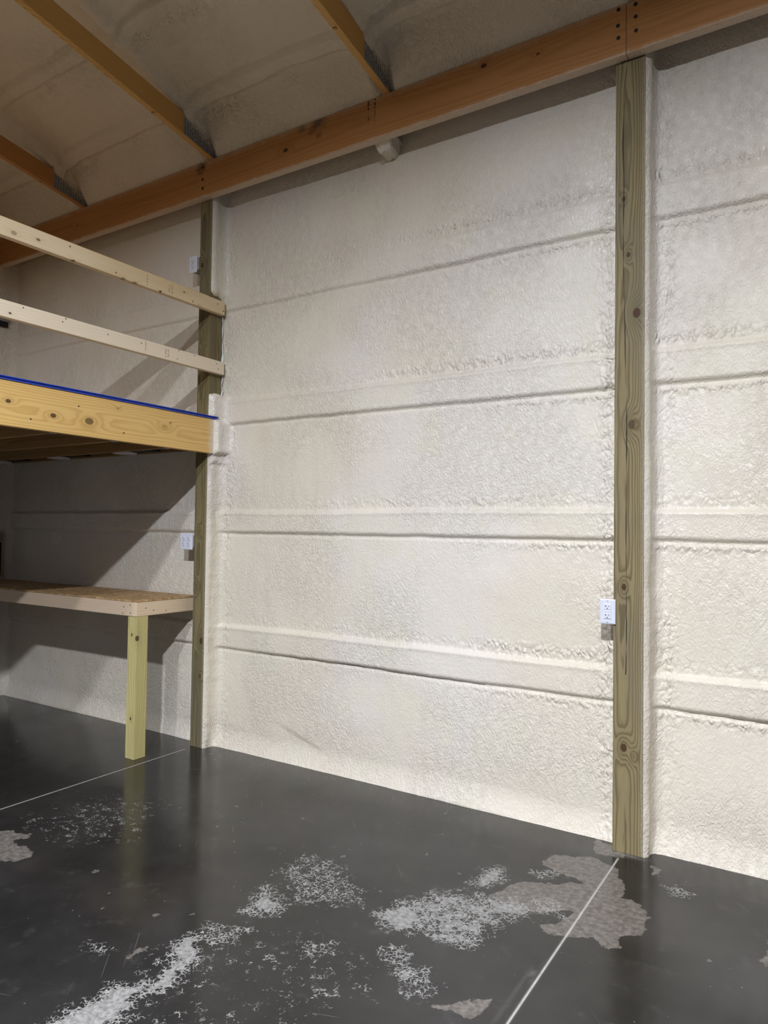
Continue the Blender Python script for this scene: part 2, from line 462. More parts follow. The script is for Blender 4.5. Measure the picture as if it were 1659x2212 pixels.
M_rail_up = wood('spruce_rail_upper', 'Y', (0.86, 0.68, 0.44), (0.76, 0.55, 0.30), ring=0.012, pith=(-0.05, -0.06), wander=0.02,
    knots=[(-3.462, 1.968, 2.906, .012, .45), (-3.462, 2.097, 2.918, .009, .7), (-3.462, 3.071, 2.931, .007, .6), (-3.462, 2.885, 2.880, .008, .9),
           (-3.47, 2.30, 2.876, .011, .8), (-3.47, 2.62, 2.876, .014, .55), (-3.47, 2.70, 2.876, .014, .55), (-3.462, 3.2, 2.885, .01, .15)],
    origin=(-3.50, -0.4, 2.876), rough=0.5, contrast=0.35, tint=(0.62, 0.42, 0.16), tint_amt=0.35)
M_rail_low = wood('spruce_rail_lower', 'Y', (0.88, 0.74, 0.54), (0.82, 0.65, 0.43), ring=0.014, pith=(-0.05, -0.06), wander=0.02,
    knots=[(-3.462, 1.960, 2.5, .006, .9), (-3.462, 1.85, 2.53, .01, .1)], origin=(-3.50, -0.4, 2.475), rough=0.5, contrast=0.3)
M_rail_back = wood('spruce_rail_back', 'Y', (0.70, 0.50, 0.27), (0.56, 0.36, 0.16), ring=0.012, pith=(-0.05, -0.06), origin=(0, 0, 0), rough=0.5, contrast=0.4)
M_truss = wood('truss_chord', 'Y', (0.72, 0.42, 0.13), (0.46, 0.23, 0.06), ring=0.0085, pith=(-0.02, 0.05), wander=0.014, rough=0.5, contrast=0.7)
M_truss_dark = wood('truss_chord_reddish', 'Y', (0.56, 0.27, 0.085), (0.35, 0.15, 0.04), ring=0.0085, pith=(-0.02, 0.05), wander=0.014, rough=0.5, contrast=0.6)
M_truss_far = M_truss_dark
M_joist = wood('loft_joist', 'X', (0.34, 0.20, 0.075), (0.20, 0.105, 0.035), ring=0.009, pith=(0.02, 0.05), wander=0.014, rough=0.6, contrast=0.6)
M_apron = wood('bench_apron', 'X', (0.66, 0.50, 0.35), (0.54, 0.38, 0.24), ring=0.012, pith=(-0.04, -0.03), rough=0.55, contrast=0.35)
M_apron_y = wood('bench_end_apron', 'Y', (0.74, 0.57, 0.38), (0.62, 0.44, 0.26), ring=0.012, pith=(-0.04, -0.03), rough=0.55, contrast=0.35)
M_leg = wood('treated_bench_leg', 'Z', (0.56, 0.48, 0.20), (0.38, 0.31, 0.12), ring=0.0085, pith=(-0.02, 0.12), wander=0.012,
    knots=[(-3.705, 2.925, 0.77, .008, .9), (-3.662, 2.932, 0.75, .014, .9), (-3.70, 2.925, 0.25, .008, .9)],
    origin=(-3.745, 2.925, 0), rough=0.6, contrast=0.55, tint=(0.36, 0.30, 0.15), tint_amt=0.5)

def osb_mat():
    t = NT('osb_sheet'); p = t.pos(False)
    v = t.new('ShaderNodeTexVoronoi', feature='F1')
    mp = t.new('ShaderNodeMapping'); mp.inputs['Scale'].default_value = (28, 60, 60); mp.inputs['Rotation'].default_value = (0, 0, 0.5)
    t.l.new(p, mp.inputs['Vector']); t.l.new(mp.outputs[0], v.inputs['Vector']); v.inputs['Scale'].default_value = 1
    c = t.sep(v.outputs['Color'])[0]
    col = t.mix(c, (0.30, 0.17, 0.075), (0.58, 0.38, 0.18))
    col = t.mix(t.mul(t.sm(t.noise(p, 90, 2, 0.6), 0.5, 0.7), 0.35), col, (0.18, 0.09, 0.035))
    return t.out(col, 0.6, t.bump(c, 0.6, 0.0008), spec=0.3)
M_osb = osb_mat()
M_blue = plain('blue_edge_seal', (0.018, 0.075, 0.52), 0.45, noise_amt=0.1)
M_black = plain('black_rubber', (0.008, 0.008, 0.009), 0.6)
M_nail = plain('dark_nail_steel', (0.018, 0.016, 0.014), 0.45, 0.3)
M_plastic = plain('white_plastic', (0.74, 0.745, 0.80), 0.28, noise_amt=0.01)
M_slot = plain('slot_dark', (0.01, 0.01, 0.011), 0.5)
M_steel = plain('galvanised_steel', (0.45, 0.46, 0.47), 0.38, 0.85, noise_amt=0.12)
M_ink = plain('stamp_ink', (0.05, 0.018, 0.012), 0.7)
M_ink_grey = plain('stamp_ink_grey', (0.25, 0.19, 0.13), 0.8)
M_lens = plain('frosted_lens', (0.62, 0.62, 0.63), 0.35, noise_amt=0.01)
M_greybox = plain('grey_painted_board', (0.36, 0.34, 0.32), 0.6, bump=0.0004)
M_paper = plain('membrane_white', (0.78, 0.78, 0.76), 0.6, noise_amt=0.03)

def plate_mat():
    t = NT('toothed_plate_sprayed'); p = t.pos(False); w = t.sep(p)
    n = t.noise(p, 26, 3, 0.6); n2 = t.noise(p, 240, 2, 0.7)
    # foam mist grows towards the wall and the top edge
    d = t.add(t.add(t.mul(t.sub(w[1], 3.03), 0.10), t.sub(w[2], t.sub(4.10, t.mul(t.sub(w[1], 3.03), 0.42)))), t.mul(t.sub(n, 0.5), 0.05))
    mk = t.sm(t.add(d, t.mul(t.sub(n2, 0.5), 0.03)), -0.085, -0.01)
    col = t.mix(mk, (0.30, 0.32, 0.33), FOAM)
    return t.out(col, t.mixf(mk, 0.4, 0.6))
M_plate = plate_mat()

# ------------------------------------------------------------------ setting: back wall of sprayed foam
YB = 3.455
GIRTS = [(0.645, 0.805), (1.408, 1.553), (2.132, 2.300), (2.905, 3.065)]
def wall_h(X, Z):
    """how far the foam stands proud of its base plane, plus roughness zone"""
    h = 0.010 * fbm(X * 0.9, Z * 1.1, 3) + 0.0035 * fbm(X * 5, Z * 4, 8) + 0.0012 * fbm(X * 20, Z * 14, 12)
    h += 0.0022 * fbm(X * 16, Z * 1.2, 40) * sstep(0.2, -0.4, fbm(X * 0.5, Z * 0.7, 44))
    rg = np.zeros_like(X)
    for k, (zb, zt) in enumerate(GIRTS):
        wob = 0.006 * fbm(X * 1.6, X * 0 + k * 3.1, 21) + 0.0022 * fbm(X * 11, X * 0 + k, 27)
        wob2 = 0.010 * fbm(X * 1.1, X * 0 + k * 5.3 + 9, 31) + 0.002 * fbm(X * 9, X * 0 + k, 37)
        b = zb + wob; tt = zt + wob2
        amp = 0.021 + 0.006 * fbm(X * 0.8, X * 0 + k * 2.0, 51)
        if k == 3: amp = amp * (0.45 + 0.55 * sstep(-2.6, -1.6, X))
        up = sstep(b - 0.003, b + 0.020, Z)
        topw = 0.022 if k < 3 else 0.05
        dn = 1 - sstep(tt - topw * 0.7, tt + topw * 0.6, Z)
        h += amp * up * dn
        # groove right under the lower edge, bead under it on the right end
        h -= 0.007 * np.exp(-((Z - b + 0.003) / 0.006) ** 2)
        h += 0.004 * np.exp(-((Z - b + 0.022) / 0.010) ** 2) * sstep(-1.9, -1.1, X)
        # a shelf step slightly below the top edge
        h += 0.004 * np.exp(-((Z - tt + 0.012) / 0.010) ** 2)
        # coarse popcorn above each girt
        n = fbm(X * 2.2, Z * 3.0 + k * 7, 61)
        z_up = np.exp(-((Z - tt - 0.045) / 0.035) ** 2) * (0.45 + 0.55 * sstep(-0.3, 0.35, n)) * (0.35 + 0.65 * sstep(-2.8, -1.5, X))
        z_dn = np.exp(-((Z - b + 0.030) / 0.022) ** 2) * 0.8 * sstep(-2.0, -1.1, X)
        rg = np.maximum(rg, np.maximum(z_up, z_dn))
    # panels belly out a little
    zz = [0.0] + [g for pr in GIRTS for g in pr] + [3.9]
    for i in range(0, len(zz), 2):
        a, c = zz[i], zz[i + 1]
        u = np.clip((Z - a) / (c - a), 0, 1); h += 0.006 * np.sin(np.pi * u)
    # foot flare
    f = np.clip((0.13 + 0.02 * fbm(X * 2, X * 0, 71) - Z) / 0.13, 0, 1)
    h += 0.040 * f ** 1.6
    rg = rg * (1 - f)
    # cells left of a post and right of a post are coarser
    for xw in (-0.855,):
        d = np.exp(-((X - xw + 0.02) / 0.055) ** 2)
        rg = np.maximum(rg, d * (0.4 + 0.7 * sstep(-0.1, 0.4, fbm(X * 3, Z * 2.2, 81))))
    for xw in (-0.69, -3.46):
        d = np.exp(-((X - xw - 0.05) / 0.05) ** 2)
        rg = np.maximum(rg, d * (0.3 + 0.6 * sstep(-0.1, 0.4, fbm(X * 3, Z * 2.2, 85))))
    bumpy = rg * 0.0055 * (fbm(X * 42, Z * 42, 91, 2))
    # diagonal crease low on the wall
    dl = (Z - (0.20 - (X + 2.85) * 0.33)) ; h += 0.006 * np.tanh(dl / 0.010) * np.exp(-((X + 2.72) / 0.18) ** 2) * sstep(0.35, 0.2, Z) * 0.8
    return h + bumpy, rg

def bay(xs, xe, step=0.011, side=True, th_fn=None, front=3.332):
    zc = np.arange(0, 3.93, 0.0085)
    zc = np.append(zc, 3.93)
    if side:
        ns = 16
        base = np.concatenate([np.full(ns, xs), np.arange(xs + 0.004, xe, step), [xe]])
        f = np.concatenate([np.linspace(0, 0.93, ns), np.full(len(base) - ns, 1.0)])
    else:
        base = np.append(np.arange(xs, xe, step), xe); f = np.ones(len(base)); ns = 0
    Xb, Z = np.meshgrid(base, zc, indexing='ij'); F = np.repeat(f[:, None], len(zc), 1)
    h, rg = wall_h(Xb + 0.03, Z)
    Yw = YB - h
    if side:
        th = th_fn(Z, F)
        tn = 0.0035 * fbm(Z * 6, F * 3, 97) + 0.0012 * fbm(Z * 40, F * 20, 98)
        # corner fillet between side and wall
        d = Xb - xs
        X = Xb + np.where(F < 1, (th + tn) * np.clip(F * 5, 0, 1) + 0.028 * F ** 5 - 0.003 * (F < 0.02), (th + 0.028) * np.exp(-d / 0.12))
        Y = np.where(F < 1, front + F * (Yw - front) / 1.0, Yw)
        rg = np.where(F < 0.75, 0.1, rg)
        # fillet at the inner corner
        Y = Y - np.where(F >= 1, 0.008 * np.exp(-d / 0.012), 0)
    else:
        X = Xb; Y = Yw
    Y = np.minimum(Y, 3.52)
    return np.stack([X, Y, Z], -1), rg

def th_left(Z, F=0.0):
    Z = Z + 0.014 * fbm(Z * 9, F * 2.5 + Z * 0, 107) + 0.006 * fbm(Z * 30, F * 9 + Z * 0, 108)
    n = fbm(Z * 5, Z * 0 + 2.0, 101); n2 = fbm(Z * 28, Z * 0 + 5.0, 103)
    base = 0.016 + 0.006 * n + 0.002 * n2
    lump = (0.070 + 0.004 * n2) * sstep(1.905, 1.945, Z + 0.004 * n2) * (1 - sstep(2.13, 2.20, Z))
    mid = 0.020 * sstep(2.14, 2.2, Z) * (1 - sstep(2.31, 2.350, Z))
    under = 0.016 * sstep(1.865, 1.88, Z) * (1 - sstep(1.905, 1.945, Z))
    raw = sstep(2.335 + 0.01 * n2, 2.355 + 0.01 * n2, Z) * (1 - sstep(2.95, 3.04, Z))
    return np.maximum(base + mid + under, lump) * (1 - raw) - 0.045 * raw
def th_right(Z, F=0.0):
    return 0.020 + 0.005 * fbm(Z * 4, Z * 0 + 2.0, 111) + 0.0015 * fbm(Z * 30, Z * 0 + 5.0, 113)

P, rg = bay(-3.50, -0.86, th_fn=th_left)
wall = grid_mesh('wall_back', P, M_foam, foam_attrs(P[..., 0] - P[..., 1], P[..., 2], rg), kind='structure')
P, rg = bay(-0.722, 0.9, th_fn=th_right, step=0.010)
bayr = grid_mesh('foam_bay', P, M_foam, foam_attrs(P[..., 0] - P[..., 1], P[..., 2], rg), parent=wall)
P, rg = bay(-5.99, -3.60, step=0.016, side=False)
bayl = grid_mesh('foam_bay', P, M_foam, foam_attrs(P[..., 0] - P[..., 1], P[..., 2], rg), parent=wall)
# rest of the wall beyond the view and the sheathing behind the foam
board('sheathing', (-6.1, 8.0, 3.60, 3.66, -0.02, 4.0), M_foam_plain, wall, 0)
board('foam_bay', (0.9, 8.0, 3.45, 3.60, 0.0, 3.93), M_foam_plain, wall, 0)
# torn house wrap showing in the dark gap beside the railing post
bm = bmesh.new()
rs = random.Random(4)
prev = None
for i in range(14):
    z = 2.33 + i * 0.042
    a = bm.verts.new((-3.497 + rs.uniform(0, .004), 3.440 + rs.uniform(-.006, .003), z))
    b = bm.verts.new((-3.486 + rs.uniform(-.006, .006), 3.441 + rs.uniform(-.006, .004), z + rs.uniform(-.01, .01)))
    if prev: bm.faces.new((prev[0], prev[1], b, a))
    prev = (a, b)
wrap = from_bm('torn_wrap', bm, M_paper, wall)
sm_ = wrap.modifiers.new('s', 'SOLIDIFY'); sm_.thickness = 0.0015
tag(wrap, 'thin torn white wrap beside the raw post side')

# foam-covered stub block under the beam, mid bay
def lumpy(name, ext, mat, parent=None, amp=0.006, seed=5, bev=0.008):
    b = box_bm(*ext, bev=bev)
    bmesh.ops.subdivide_edges(b, edges=b.edges[:], cuts=7, use_grid_fill=True)
    c = np.array([v.co[:] for v in b.verts])
    b.normal_update()
    n = fbm(c[:, 0] * 30 + c[:, 1] * 17, c[:, 2] * 30 + c[:, 1] * 11, seed)
    for v, k in zip(b.verts, n): v.co += v.normal * float(k) * amp
    return from_bm(name, b, mat, parent, (ext[0], ext[2], ext[4]), True)
stub = lumpy('truss_bearing_block', (-2.235, -2.095, 3.322, 3.47, 3.600, 3.70), M_foam_plain, None, 0.010, bev=0.02)
for v in stub.data.vertices:          # tapers to a blunt tip
    k = max(0.0, min(1.0, (0.075 - v.co.z) / 0.08))
    v.co.x += (0.085 - v.co.x) * 0.55 * k; v.co.y += (0.11 - v.co.y) * 0.35 * k
tag(stub, 'small foam-coated block poking down behind the wooden beam between the two posts', 'block')

# ------------------------------------------------------------------ floor
JX = (-0.812, -3.578)
def sdf(px, py, poly):
    """signed distance, positive inside"""
    d = np.full(px.shape, 1e9); ins = np.zeros(px.shape, bool); n = len(poly)
    for i in range(n):
        x0, y0 = poly[i]; x1, y1 = poly[(i + 1) % n]
        ex, ey = x1 - x0, y1 - y0; wx = px - x0; wy = py - y0
        tt = np.clip((wx * ex + wy * ey) / (ex * ex + ey * ey + 1e-12), 0, 1)
        d = np.minimum(d, np.hypot(wx - ex * tt, wy - ey * tt))
        c = ((y0 > py) != (y1 > py))
        xi = (x1 - x0) * (py - y0) / ((y1 - y0) if abs(y1 - y0) > 1e-12 else 1e-12) + x0
        ins ^= c & (px < xi)
    return np.where(ins, d, -d)
WHITE = [
 (.92, [(-1.919, 1.10), (-1.932, 1.355), (-1.902, 1.413), (-1.929, 1.483), (-1.881, 1.507), (-1.833, 1.539), (-1.853, 1.611), (-1.877, 1.67), (-1.937, 1.718), (-1.932, 1.78), (-1.902, 1.817), (-1.833, 1.763), (-1.787, 1.699), (-1.784, 1.628), (-1.763, 1.572), (-1.791, 1.513), (-1.805, 1.465), (-1.765, 1.417), (-1.774, 1.20)]),
 (.55, [(-1.902, 1.817), (-1.933, 1.868), (-1.86, 1.934), (-1.766, 1.943), (-1.77, 1.888), (-1.797, 1.803), (-1.837, 1.777)]),
 (.80, [(-1.933, 2.123), (-1.942, 2.227), (-1.816, 2.139), (-1.765, 2.093), (-1.801, 2.03), (-1.873, 2.02)]),
 (.39, [(-1.988, 2.338), (-1.968, 2.533), (-1.794, 2.519), (-1.609, 2.406), (-1.53, 2.29), (-1.657, 2.225), (-1.771, 2.169)]),
 (.60, [(-2.164, 1.575), (-2.111, 1.61), (-2.077, 1.584), (-2.123, 1.546)]),
 (.85, [(-1.54, 1.991), (-1.463, 2.034), (-1.457, 2.013), (-1.517, 1.973)]),
 (.67, [(-1.439, 2.311), (-1.4, 2.418), (-1.359, 2.53), (-1.267, 2.613), (-1.183, 2.584), (-1.076, 2.677), (-0.985, 2.615), (-1.048, 2.496), (-1.057, 2.313), (-1.151, 2.267), (-1.226, 2.286), (-1.31, 2.248), (-1.388, 2.231)]),
 (1.1, [(-1.233, 2.281), (-1.174, 2.33), (-1.063, 2.326), (-1.088, 2.284), (-1.188, 2.268)]),
 (1.1, [(-1.241, 2.687), (-1.255, 2.832), (-1.222, 2.88), (-1.157, 2.801), (-1.205, 2.722)]),
 (1.1, [(-1.205, 2.611), (-1.055, 2.649), (-0.985, 2.615), (-1.017, 2.555), (-1.109, 2.572)]),
 (.95, [(-1.066, 2.935), (-1.004, 2.989), (-0.977, 2.97), (-1.039, 2.916)]),
 (.9, [(-1.305, 2.115), (-1.265, 2.141), (-1.205, 2.102), (-1.224, 2.059), (-1.257, 2.083)]),
 (1.1, [(-1.205, 2.027), (-1.117, 2.071), (-1.121, 2.047), (-1.18, 2.0)]),
 (1.1, [(-1.452, 2.283), (-1.407, 2.413), (-1.313, 2.356), (-1.275, 2.271), (-1.33, 2.234), (-1.405, 2.257)]),
 (.6, [(-1.156, 2.003), (-1.058, 2.039), (-1.086, 1.954), (-1.139, 1.959)]),
 (.8, [(-0.571, 3.114), (-0.53, 3.131), (-0.49, 3.102), (-0.537, 3.071)]),
 (.6, [(-1.05, 2.72), (-0.90, 2.78), (-0.86, 2.66), (-0.97, 2.62)]),
]
TAN = [
 (1.1, [(-1.078, 3.054), (-1.068, 3.114), (-0.912, 3.219), (-0.82, 3.176), (-0.737, 3.037), (-0.709, 2.923), (-0.639, 2.927), (-0.601, 2.832), (-0.584, 2.75), (-0.588, 2.694), (-0.654, 2.633), (-0.626, 2.584), (-0.658, 2.554), (-0.708, 2.562), (-0.734, 2.596), (-0.799, 2.536), (-0.878, 2.518), (-0.922, 2.543), (-0.87, 2.596), (-0.823, 2.723), (-0.926, 2.654), (-1.0, 2.605), (-1.107, 2.635), (-1.152, 2.626), (-1.127, 2.729), (-1.086, 2.826), (-0.952, 2.893), (-0.864, 2.951), (-0.984, 2.99), (-1.055, 3.018)]),
 (1.0, [(-0.95, 3.40), (-0.80, 3.36), (-0.79, 3.29), (-0.91, 3.248)]),
 (1.1, [(-1.035, 1.95), (-0.908, 2.059), (-0.898, 2.003), (-0.904, 1.951), (-0.937, 1.941), (-0.984, 1.958)]),
 (.9, [(-0.212, 2.893), (-0.202, 2.934), (-0.10, 2.747), (-0.20, 2.73)]),
 (.9, [(-0.674, 3.281), (-0.630, 3.265), (-0.656, 3.179)]),
 (.9, [(-3.45, 1.85), (-3.169, 1.98), (-3.131, 1.945), (-3.177, 1.884), (-3.028, 1.872), (-2.947, 1.844), (-2.98, 1.77), (-3.06, 1.70)]),
 (.6, [(-2.05, 1.62), (-1.98, 1.72), (-2.0, 1.55)]),
]
def floor_axis():
    xs = [-6.05]
    while xs[-1] < 0.9: xs.append(xs[-1] + (0.03 if xs[-1] < -3.8 else 0.012))
    xs = [x for x in xs if all(abs(x - j) > 0.007 for j in JX)]
    for j in JX: xs += [j - 0.0058, j - 0.0030, j, j + 0.0030, j + 0.0058]
    xs += [1.2, 1.6, 2.2, 3, 4, 6, 8.0]
    return np.array(sorted(xs))
fx = floor_axis()
fy = np.concatenate([[-10.4, -8, -6, -4, -3, -2, -1, -0.5, 0, 0.4, 0.7], np.arange(0.85, 3.56, 0.012), [3.6]])
FX, FY = np.meshgrid(fx, fy, indexing='ij')
WXn = FX + 0.022 * fbm(FX * 14, FY * 14, 201) + 0.007 * fbm(FX * 50, FY * 50, 205); WYn = FY + 0.022 * fbm(FX * 14, FY * 14, 211) + 0.007 * fbm(FX * 50, FY * 50, 215)
def paint(lst, soft):
    v = np.zeros_like(FX)
    for dens, poly in lst:
        pl = np.array(poly); lo = pl.min(0) - soft * 2; hi = pl.max(0) + soft * 2
        m = (FX > lo[0]) & (FX < hi[0]) & (FY > lo[1]) & (FY < hi[1])
        s = sdf(WXn[m], WYn[m], poly)
        v[m] = np.maximum(v[m], np.clip(0.5 + s / (2 * soft), 0, 1) * dens)
    return v
white = paint(WHITE, 0.045); tan = paint(TAN, 0.02)
# faint sparse field of wear in front
spread = 0.19 * sstep(0.05, 0.6, fbm(FX * 1.3, FY * 1.3, 221)) * sstep(2.9, 2.2, FY)
white = np.maximum(white, np.clip(spread, 0, 0.34))
joint = np.zeros_like(FX); FZ = np.zeros_like(FX)
for j in JX:
    d = np.abs(FX - j)
    on = (FY < 3.27)
    joint = np.maximum(joint, np.where(on, np.clip(1.15 - d / 0.0052, 0, 1), 0))
    FZ = np.where((d < 0.0015) & on, -0.003, FZ)
# dusty edge beside the near joint
d = FX - JX[0]
dn = fbm(FX * 60, FY * 8, 231)
joint = np.maximum(joint, 0.40 * np.exp(-((d + 0.022) / 0.010) ** 2) * sstep(0.0, 0.5, dn) * sstep(2.5, 2.2, FY))
joint = np.maximum(joint, 0.35 * np.exp(-((FX + 0.79) / 0.07) ** 2 - ((FY - 3.32) / 0.02) ** 2))
joint = np.where(FX > 0.5, 0, joint)
grid_mesh('floor', np.stack([FX, FY, FZ], -1), M_floor, {'white': white, 'tan': tan, 'joint': joint}, kind='structure')
# slim pale lip of foam bottom edge / sill strip
# ------------------------------------------------------------------ ceiling of sprayed foam between trusses
TRX = (-4.84, -3.47, -2.10, -0.73)
def ceil_z(X, Y):
    z = 4.06 + 0.333 * (3.04 - Y) + 0.088
    wob = 0.022 * fbm(X * 1.4, Y * 1.4, 301) + 0.012 * fbm(X * 4.5, Y * 4.5, 305) + 0.0035 * fbm(X * 16, Y * 16, 309)
    z = z + wob
    rg = np.zeros_like(X)
    yb = Y + 0.006 * fbm(X * 3, Y * 0, 315)
    for b0 in (3.02, 2.51, 1.95, 1.38, 0.8, 0.2):
        a, c = b0, b0 + 0.09
        z = z - 0.028 * sstep(a - 0.003, a + 0.012, yb) * (1 - sstep(c - 0.012, c + 0.004, yb))
        z = z + 0.012 * np.exp(-((yb - c - 0.003) / 0.006) ** 2) + 0.010 * np.exp(-((yb - a + 0.004) / 0.006) ** 2)
        rg = np.maximum(rg, 0.7 * np.exp(-((Y - c - 0.05) / 0.04) ** 2) * sstep(0, 0.4, fbm(X * 3, Y * 5, 321)))
    near = np.zeros_like(X)
    for xt in list(TRX) + [-6.21, 0.64]:
        d = np.abs(X - xt)
        rdg = 1 - sstep(0.024, 0.062, d)
        z = z - 0.088 * rdg - 0.030 * (1 - sstep(0.06, 0.24, d)) * (1 - rdg); near = np.maximum(near, 1 - sstep(0.02, 0.07, d))
    # cove down to the beam
    cove = sstep(3.12 + 0.14 * near, 3.33 + 0.03 * near, Y)
    z = z * (1 - cove) + (3.872) * cove - 0.02 * np.sin(np.pi * cove) + 0.010 * fbm(X * 2.0, Y * 9, 331) * cove * (1 - cove) * 4
    return z, rg
cxs = np.concatenate([np.arange(-6.05, 0.9, 0.014)])
cys = np.concatenate([[-3.5, -2.5, -1.5, -0.8, -0.2], np.arange(0.1, 1.6, 0.04), np.arange(1.6, 3.52, 0.012)])
CX, CY = np.meshgrid(cxs, cys, indexing='ij')
CZ, crg = ceil_z(CX, CY)
ceil = grid_mesh('ceiling', np.stack([CX, CY, CZ], -1), M_foam_ceiling, foam_attrs(CX, CY, crg, 60), kind='structure', flip=True)
def quad(name, pts, mat, parent=None):
    me = bpy.data.meshes.new(name); me.from_pydata([tuple(p) for p in pts], [], [(0, 1, 2, 3)])
    return link(name, me, mat, parent)
ztop = 4.148 + 0.333 * 6.54
quad('roof_slope', [(0.88, 3.52, 3.93), (8, 3.52, 3.93), (8, -3.5, ztop), (0.88, -3.5, ztop)], M_far_roof, ceil)
quad('roof_slope', [(-6.1, -3.5, ztop), (8, -3.5, ztop), (8, -10.4, 3.93), (-6.1, -10.4, 3.93)], M_far_roof, ceil)
w = quad('wall_front', [(-6.1, -10.4, 0), (8, -10.4, 0), (8, -10.4, 3.93), (-6.1, -10.4, 3.93)], M_far); w['kind'] = 'structure'
def gable(name, x, mat):
    me = bpy.data.meshes.new(name)
    me.from_pydata([(x, -10.4, 0), (x, 3.6, 0), (x, 3.6, 3.95), (x, -3.5, ztop + .02), (x, -10.4, 3.95)], [], [(0, 1, 2, 3, 4)])
    o = link(name, me, mat); o['kind'] = 'structure'; return o
gable('wall_right', 8.0, M_far)
# left wall with its own foam relief near the corner
zc = np.append(np.arange(0, 3.95, 0.03), 3.95); yc = np.concatenate([[-10.4, -6, -3, -1], np.arange(0, 3.5, 0.03)])
YY, ZZ = np.meshgrid(yc, zc, indexing='ij')
XX = -5.985 + 0.012 * fbm(YY * 1.4, ZZ * 1.2, 401) - 0.0 * YY + 0.03 * sstep(3.40, 3.46, YY)
lw = grid_mesh('wall_left', np.stack([XX, YY, ZZ], -1), M_foam, foam_attrs(YY, ZZ, 0.2 + 0 * XX, 90), kind='structure', flip=True)
gb = quad('gable_infill', [(-5.99, 3.5, 3.93), (-5.99, -3.5, ztop + .02), (-5.99, -10.4, 3.93), (-5.99, -3.5, 3.93)], M_foam_plain, lw)
# boards seen edge-on in the left wall; solid black blocks stand for dark gaps
opn = board('black_gap_block', (-6.0, -5.958, 3.20, 3.355, 1.02, 1.30), M_black, lw, 0.002)
tag(opn, 'black block for a dark gap at the left edge above the bench')
brd = board('sill_board', (-6.0, -5.950, 3.18, 3.362, 1.305, 1.385), M_greybox, lw, 0.003)
brd2 = board('sill_board', (-6.0, -5.955, 3.15, 3.372, 3.18, 3.30), M_greybox, lw, 0.003)
opn2 = board('black_gap_block', (-6.0, -5.96, 3.15, 3.362, 3.135, 3.176), M_black, lw, 0.002)

# ------------------------------------------------------------------ posts
rp = board('timber_post', (-0.855, -0.722, 3.33, 3.47, 0.0, 3.639), M_post_r, None, 0.003)
tag(rp, 'tall greenish treated post with a long crack and knots, right of the white outlet', 'post')
lp = board('timber_post', (-3.607, -3.50, 3.33, 3.475, 0.0, 3.639), M_post_l, None, 0.003)
tag(lp, 'slimmer treated post at the loft, between workbench and bare foam wall', 'post')
# dark void at the post heads
for (x0, x1, par) in ((-0.857, -0.721, rp), (-3.608, -3.499, lp)):
    pass

# ------------------------------------------------------------------ eave beam (two butted boards)
b1 = board('eave_beam', (-6.0, -0.798, 3.28, 3.329, 3.642, 3.878), M_beam, None, 0.003)
tag(b1, 'long orange-brown wooden beam under the ceiling, left of the butt joint', 'beam')
b2 = board('eave_beam', (-0.796, 3.0, 3.28, 3.329, 3.642, 3.878), M_beam_b, None, 0.003)
tag(b2, 'orange-brown beam at the top right corner, right of the butt joint', 'beam')
def nails(parent, pts, axis, r=0.006, mat=None, name='nail', depth=0.004):
    me0 = None
    for p in pts:
        if me0 is None:
            o = from_bm(name, cyl_bm(p, axis, r, depth, 10), mat or M_nail, parent, p); me0 = o.data
        else:
            o = bpy.data.objects.new(name, me0); COL.objects.link(o); o.parent = parent
            pl = Vector(parent.location)
            if parent.parent: pl += Vector(parent.parent.location)
            o.location = Vector(p) - pl
Yn = (0, -1, 0)
nails(b1, [(-0.832, 3.2795, 3.862), (-0.834, 3.2795, 3.787), (-0.832, 3.2795, 3.729), (-3.544, 3.2795, 3.845), (-3.542, 3.2795, 3.762), (-3.540, 3.2795, 3.702)], Yn, 0.0088)
nails(b2, [(-0.756, 3.2795, 3.858), (-0.755, 3.2795, 3.800), (-0.753, 3.2795, 3.735)], Yn, 0.0088)
# drip stains as thin dried runs
rs = random.Random(11)
for xx in (-2.218, -2.175):
    bm = bmesh.new()
    for i in range(16):
        zz_ = 3.868 - i * 0.0092
        if rs.random() < 0.12: continue
        r = rs.uniform(0.0025, 0.0062) * (1 - i / 22)
        cyl_bm((xx + rs.uniform(-.0015, .0015), 3.2797, zz_), Yn, r, 0.0012, 8, bm, 1.0, rs.uniform(0.9, 1.6))
    o = from_bm('tar_drip', bm, M_nail, b1, (xx, 3.28, 3.8)); tag(o, 'dark dried drip running down the beam')
# post continuing above the beam, foam coated
for (x0, x1) in ((-3.63, -3.495), (-2.26, -2.125)):
    o = lumpy('foamed_stub', (x0, x1, 3.335, 3.45, 3.84, 3.99), M_foam_plain, ceil, 0.004, 9, 0.006)

